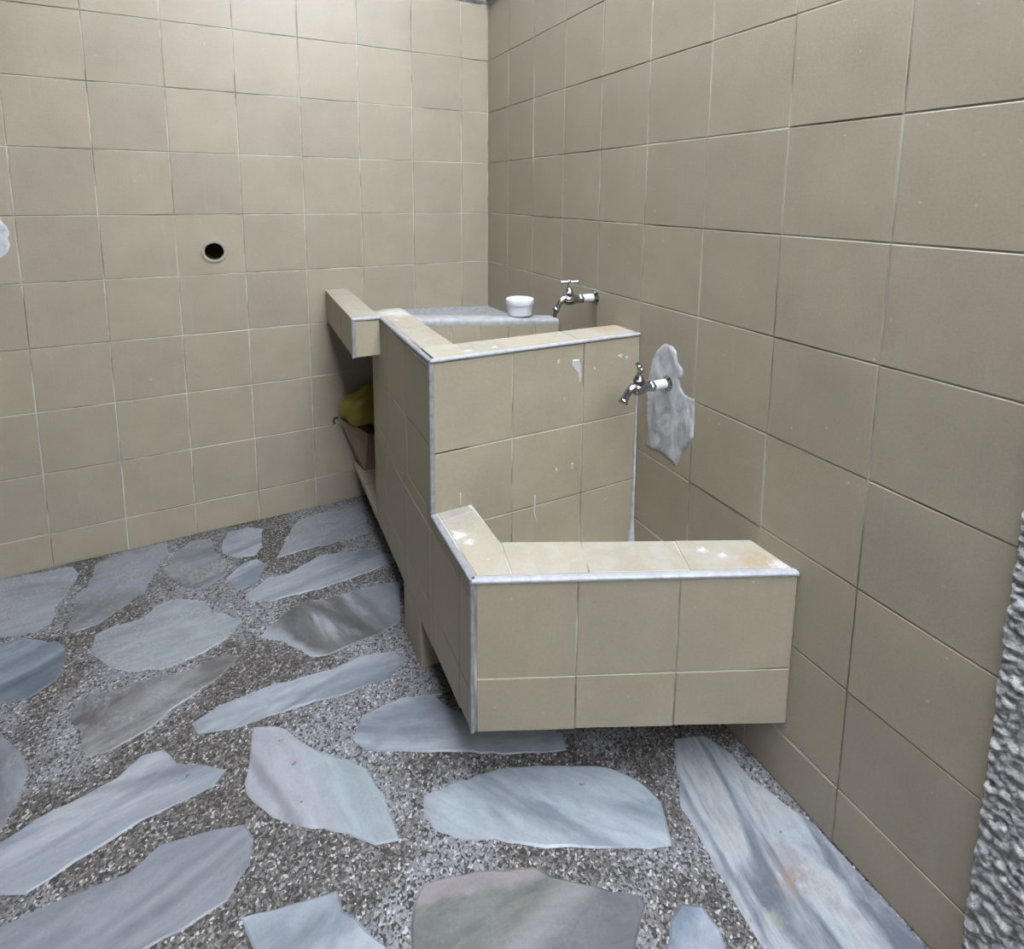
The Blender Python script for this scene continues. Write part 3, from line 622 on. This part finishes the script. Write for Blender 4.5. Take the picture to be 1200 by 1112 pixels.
# rim of the upper basin
def urim(x0, x1, y0, y1): tile(sink, [Vector((x0, y0, ZU)), Vector((x1, y0, ZU)), Vector((x1, y1, ZU)), Vector((x0, y1, ZU))], (0, 0, 1), T_RIM, random.uniform(-.0004, .0006))
for y0, y1 in ((-.88, -.672), (-.672, -.53)): urim(XL+e, -.478, y0, y1)
urim(XL+e, -.478, YF+e, -.88)
for x0, x1 in ((-.478, -.377), (-.377, -.18), (-.18, RX)): urim(x0, x1, YF+e, -.88)
# inside faces of the upper basin
lx = [-.474, -.375, -.28, -.185, -.09, RX]
def lip_z(x): return .829 - .043*(x+.478)/.4775
for x0, x1 in zip(lx, lx[1:]):
    for lo, up0, up1 in ((.42, .60, .60), (.60, lip_z(x0)-.017, lip_z(x1)-.017)):
        tile(sink, [Vector((x0, -.578, lo)), Vector((x1, -.578, lo)), Vector((x1, -.578, up1)), Vector((x0, -.578, up0))], (0, -1, 0), T_SINK)
panel(sink, (-.478, 0, 0), (0, 1, 0), (0, 0, 1), [-.876, -.73, -.582], [.42, .62, ZU-.002], (1, 0, 0), T_SINK)
panel(sink, (0, -.88, 0), (1, 0, 0), (0, 0, 1), [-.474, -.377, -.18, RX], [.42, .62, ZU-.002], (0, 1, 0), T_SINK)
# edge strips
X, Y, Z = Vector((1, 0, 0)), Vector((0, 1, 0)), Vector((0, 0, 1))
def strip(*a): return bar(*a, 'edge_trim', TRIM, sink)
strip((XL, YF+.003, ZU-.003), (RX, YF+.003, ZU-.003), Y, Z, .014, .008)
bar((XL+.003, YF, ZU-.004), (XL+.003, -.53, ZU-.004), X, Z, .012, .010, 'edge_trim', TRIMD, sink)
bar((XL-.001, YF+.004, ZU-.014), (XL-.001, -.40, ZU-.014), X, Z, .004, .005, 'edge_trim', TRIMD, sink)
bar((XL+.002, YF+.002, ZL), (XL+.002, YF+.002, ZU-.008), X, Y, .011, .011, 'edge_trim', TRIMD, sink)
strip(A+sk*.0+si*.004+Z*(ZL-.0035), B+si*.004+Z*(ZL-.0035), si, Z, .016, .009)
bar((XL+.004, A.y, ZL-.005), (XL+.004, YF-.002, ZL-.005), X, Z, .015, .012, 'edge_trim', TRIMD, sink)
bar((XL+.001, A.y+.002, .152), (XL+.001, A.y+.002, ZL-.008), X, Y, .009, .009, 'edge_trim', TRIMD, sink)
# plaster bead in the inside corner above the trough
MB().tube([(-.004, YF-.003, .245), (-.005, YF-.004, .30), (-.0035, YF-.003, .40), (-.004, YF-.003, .55), (-.003, YF-.002, .70), (-.002, YF-.001, .80)],
          [.011, .0055, .004, .003, .0018, .0012], 8).build('grout_bead', CAULK, sink, True)

# ledge along the left of the washboard
lg = MB(); lx0, lx1 = -.652, -.573
lg.box(lx0+g, lx1, -.527+g, -.0005, .722, .836-g)
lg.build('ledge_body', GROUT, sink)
panel(sink, (lx0, 0, 0), (0, 1, 0), (0, 0, 1), [-.523, -.33, -.13, -.001], [.722, .830], (-1, 0, 0), T_SINK)
panel(sink, (0, -.527, 0), (1, 0, 0), (0, 0, 1), [lx0+.006, lx1], [.722, .828], (0, -1, 0), T_SINK)
panel(sink, (0, 0, .838), (1, 0, 0), (0, 1, 0), [lx0+.006, lx1-.002], [-.52, -.33, -.13, -.001], (0, 0, 1), T_RIM)
strip((lx0, -.524, .833), (lx1, -.524, .833), Y, Z, .012, .010)
bar((lx0+.002, -.525, .722), (lx0+.002, -.525, .832), X, Y, .010, .010, 'edge_trim', TRIMD, sink)
bar((lx0+.003, -.524, .834), (lx0+.003, -.001, .834), X, Z, .010, .008, 'edge_trim', T_SINK, sink)
# washboard slab and its raised lip
ws = MB(); ws.prism([(-.572, -.495), (RX, -.495), (RX, -.0005), (-.572, -.0005)], .712, [.775, .735, .724, .752])
ws.build('washboard_slab', GREYCEM, sink)
lip = MB()
nn = 24; vs = []; fs = []
prof = [(-.578, -.022), (-.579, -.010), (-.576, -.003), (-.568, .0), (-.545, .001), (-.515, -.001), (-.500, -.010), (-.494, -.022)]
for i in range(nn+1):
    x = -.478 + (.4775)*i/nn; zt = .829 - .043*i/nn
    for y, dz in prof: vs.append((x, y + noise.noise(Vector((x*30, y*30, 2)))*.0015, zt+dz+noise.noise(Vector((x*25, y*40, 0)))*.0022))
m_ = len(prof)
for i in range(nn):
    for k in range(m_): fs.append((i*m_+k, i*m_+(k+1) % m_, (i+1)*m_+(k+1) % m_, (i+1)*m_+k))
fs += [tuple(range(m_)), tuple(nn*m_+k for k in range(m_))]
lip.add(vs, fs).build('washboard_lip', LIPCEM, sink, True, 60)
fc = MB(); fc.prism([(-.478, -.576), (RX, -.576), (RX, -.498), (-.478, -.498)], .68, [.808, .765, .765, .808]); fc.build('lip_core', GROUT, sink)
# open shelf under the washboard
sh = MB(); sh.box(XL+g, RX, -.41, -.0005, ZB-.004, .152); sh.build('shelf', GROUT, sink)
panel(sink, (0, 0, .155), (1, 0, 0), (0, 1, 0), [XL, -.53, -.33, -.13, RX], [-.398, -.2, -.001], (0, 0, 1), T_SINK)
panel(sink, (XL, 0, 0), (0, 1, 0), (0, 0, 1), [-.40, -.2, -.001], [ZB-.004, .154], (-1, 0, 0), T_SINK)

# splashes of paint
def splash(pts, name='paint_splatter'):
    P2 = [Vector((x, YF, z)) for x, z in pts]; c = sum(P2, Vector())/len(P2)
    lp = []
    for i in range(len(P2)):
        a, b = P2[i], P2[(i+1) % len(P2)]
        for k in range(3):
            q = a.lerp(b, k/3); q = q + (q-c)*.25*noise.noise(q*160); lp.append(q)
    n = len(lp); f = Vector((0, -.0013, 0))
    MB().add([q+f+(c-q)*.12 for q in lp] + [q+Vector((0, .0005, 0)) for q in lp], [tuple(range(n))] + [(i, (i+1) % n, n+(i+1) % n, n+i) for i in range(n)]).build(name, PAINT, sink)
splash([(-.207, .785), (-.189, .787), (-.182, .772), (-.178, .741), (-.185, .722), (-.190, .750), (-.206, .767)])
splash([(-.069, .779), (-.058, .784), (-.052, .777), (-.060, .770)])
splash([(-.045, .772), (-.038, .775), (-.037, .768), (-.043, .763)])
splash([(-.252, .79), (-.244, .79), (-.244, .782), (-.251, .780)])
splash([(-.31, .456), (-.306, .452), (-.308, .41), (-.302, .381), (-.306, .383), (-.312, .41)])
splash([(-.505, .510), (-.502, .510), (-.502, .480), (-.505, .480)])
splash([(-.147, .762), (-.138, .756), (-.136, .749), (-.143, .753)])
splash([(-.253, .515), (-.244, .510), (-.246, .503), (-.252, .506)])
splash([(-.205, .515), (-.199, .515), (-.200, .498), (-.204, .499)])
splash([(-.232, .695), (-.226, .693), (-.227, .686), (-.233, .688)])

# ------------------------------------------------------------------ taps
def tap(y, z, label, handle_ang, wall_gap=0.0, drop_pipe=False):
    t = thing('water_tap', label, 'tap', (0, y, z), 'wall taps above the basins')
    o = Vector((0, y, z)); ax = (-1, 0, 0)
    MB().lathe([(-.002, .019), (.003, .019), (.006, .0155), (.009, .0125), (.012, .0125)], ax, o, 24).build('wall_flange', CHROME, t, True)
    MB().lathe([(.007, .0118), (.050, .0118), (.050, .010)], ax, o, 24).build('pipe_nipple', PVC, t, True)
    b = MB()
    b.lathe([(.048, .0135), (.050, .0142), (.057, .0142), (.059, .0128)], ax, o, 6)
    b.lathe([(.058, .0118), (.064, .0105), (.070, .0118), (.080, .0150), (.090, .0160), (.100, .0150), (.106, .0125), (.109, .010)], ax, o, 20)
    b.build('tap_body', CHROME, t, True)
    s = MB(); P = []
    for k in range(9):
        w = k/8; P.append(o + Vector((-.100-.034*w, 0, .004+.004*math.sin(w*2.2)-.030*w*w)))
    s.tube(P, [.0115, .0112, .0106, .010, .0094, .0090, .0088, .0088, .0092], 16)
    tip = P[-1]; dr = (P[-1]-P[-2]).normalized()
    s.tube([tip-dr*.002, tip+dr*.001, tip+dr*.006, tip+dr*.008], [.0098, .0112, .0112, .0095], 16)
    s.build('spout', CHROME, t, True)
    if drop_pipe:
        MB().tube([tip, tip+Vector((-.003, 0, -.012)), tip+Vector((-.006, 0, -.024))], [.0062, .0058, .0058], 12).build('outlet_tube', DARKCHROME, t, True)
    bo = MB(); c = o + Vector((-.092, 0, 0))
    bo.lathe([(.010, .0125), (.016, .0125), (.017, .0140), (.022, .0140), (.024, .0118), (.030, .0105), (.034, .007)], (0, 0, 1), c, 18)
    bo.build('valve_bonnet', DARKCHROME if not drop_pipe else CHROME, t, True)
    st = MB(); st.lathe([(.032, .0052), (.044, .0045), (.048, .0062), (.055, .0062), (.058, .003)], (0, 0, 1), c, 14); 
    stem = st.build('valve_stem', CHROME, t, True)
    hd = Vector((math.cos(handle_ang), math.sin(handle_ang), 0)); hc = c + Vector((0, 0, .0515))
    h = MB(); h.tube([hc-hd*.027, hc-hd*.025, hc-hd*.018, hc, hc+hd*.018, hc+hd*.025, hc+hd*.027],
                     [.0035, .0056, .0046, .0050, .0046, .0056, .0035], 12)
    h.build('tap_handle', CHROME, t, True)
    return t
tap(-1.099, .7315, 'chrome tap with white nipple in the grey mortar patch above the low front trough', math.radians(62))
tap(-.782, .892, 'chrome tap with crossbar handle above the upper basin, beside the white tub', math.radians(-26), drop_pipe=True)

# ------------------------------------------------------------------ small things
px_, py_, pz_ = -.123, -.535, .802
pot = thing('plastic_tub', 'small round white plastic tub with lid standing on the washboard lip', 'tub', (px_, py_, pz_))
MB().lathe([(.0, .036), (.002, .0385), (.036, .0415), (.040, .0415)], (0, 0, 1), (px_, py_, pz_), 36).build('tub_body', PLASTIC, pot, True)
MB().lathe([(.036, .0425), (.036, .0445), (.050, .0455), (.0535, .0445), (.0545, .0425), (.0525, .0405), (.0515, .001)], (0, 0, 1), (px_, py_, pz_), 36).build('lid', PLASTIC, pot, True)

box = thing('cardboard_box', 'crushed brown cardboard box leaning out of the open shelf under the washboard', 'box', (-.50, -.06, .1555))
k8 = [(-.628, -.025, .352), (-.562, -.022, .1560), (-.549, -.100, .1562), (-.532, -.100, .300),
      (-.43, -.030, .268), (-.40, -.030, .1560), (-.40, -.105, .1562), (-.42, -.105, .252)]
bx = MB(); bx.add(k8, [(0, 1, 2, 3), (4, 7, 6, 5), (0, 4, 5, 1), (3, 2, 6, 7), (0, 3, 7, 4), (1, 5, 6, 2)])
bxo = bx.build('carton', CARD, box)
def thick_quad(q, t, name, m, parent):
    q = [Vector(p) for p in q]; n = (q[1]-q[0]).cross(q[3]-q[0]).normalized()*t
    MB().add([p+n/2 for p in q]+[p-n/2 for p in q], [(0, 1, 2, 3), (7, 6, 5, 4), (0, 4, 5, 1), (1, 5, 6, 2), (2, 6, 7, 3), (3, 7, 4, 0)]).build(name, m, parent)
thick_quad([(-.628, -.025, .352), (-.532, -.100, .300), (-.537, -.108, .270), (-.618, -.040, .322)], .003, 'flap', CARD, box)
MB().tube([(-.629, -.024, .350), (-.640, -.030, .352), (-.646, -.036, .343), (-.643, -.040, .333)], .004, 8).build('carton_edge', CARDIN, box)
def lerp3(s, t):
    a = Vector(k8[0]).lerp(Vector(k8[3]), s); b = Vector(k8[1]).lerp(Vector(k8[2]), s); return a.lerp(b, t)
nf = (Vector(k8[3])-Vector(k8[0])).cross(Vector(k8[1])-Vector(k8[0])).normalized()
if nf.x > 0: nf = -nf
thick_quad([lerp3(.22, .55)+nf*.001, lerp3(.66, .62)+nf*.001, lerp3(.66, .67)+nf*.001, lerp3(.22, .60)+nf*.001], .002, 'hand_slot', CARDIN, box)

# crumpled yellow bag on the box
bm = bmesh.new(); bmesh.ops.create_icosphere(bm, subdivisions=4, radius=1.0)
bc = Vector((-.53, -.068, .392)); lo = Vector((-.53, -.068, .31))
sgn = lambda a, e_: math.copysign(abs(a)**e_, a)
for v in bm.verts:
    p = v.co.copy()
    r = 1 + .13*noise.fractal(p*1.9+Vector((4, 1, 2)), 1, 2, 4) + .10*(abs(noise.noise(p*4.5+Vector((1, 5, 2))))-.3)
    q = Vector((sgn(p.x, .75)*.088*r, sgn(p.y, .8)*.052*r, sgn(p.z, .8)*(.068 if p.z > 0 else .07)*r))
    k = max(0, p.z-.55)/.45; q = q + Vector((.03*k, 0, .022*k*k))     # gathered neck
    q.x *= 1-.35*k
    q = bc + q
    top = .3263 - .42*(q.x+.58) + .156*(q.y+.06)                       # rests on the sloping top of the box
    if -.64 < q.x and q.z < top+.003: q.z = top+.003
    v.co = q
bag_me = bpy.data.meshes.new('plastic_bag')
base = Vector((-.53, -.068, .31))
for v in bm.verts: v.co -= base
bm.to_mesh(bag_me); bm.free()
for f in bag_me.polygons: f.use_smooth = True
bag_me.materials.append(BAG)
bag = bpy.data.objects.new('plastic_bag', bag_me); COL.objects.link(bag); bag.location = base
tag(bag, 'crumpled yellow plastic bag lying on the cardboard box', 'bag')
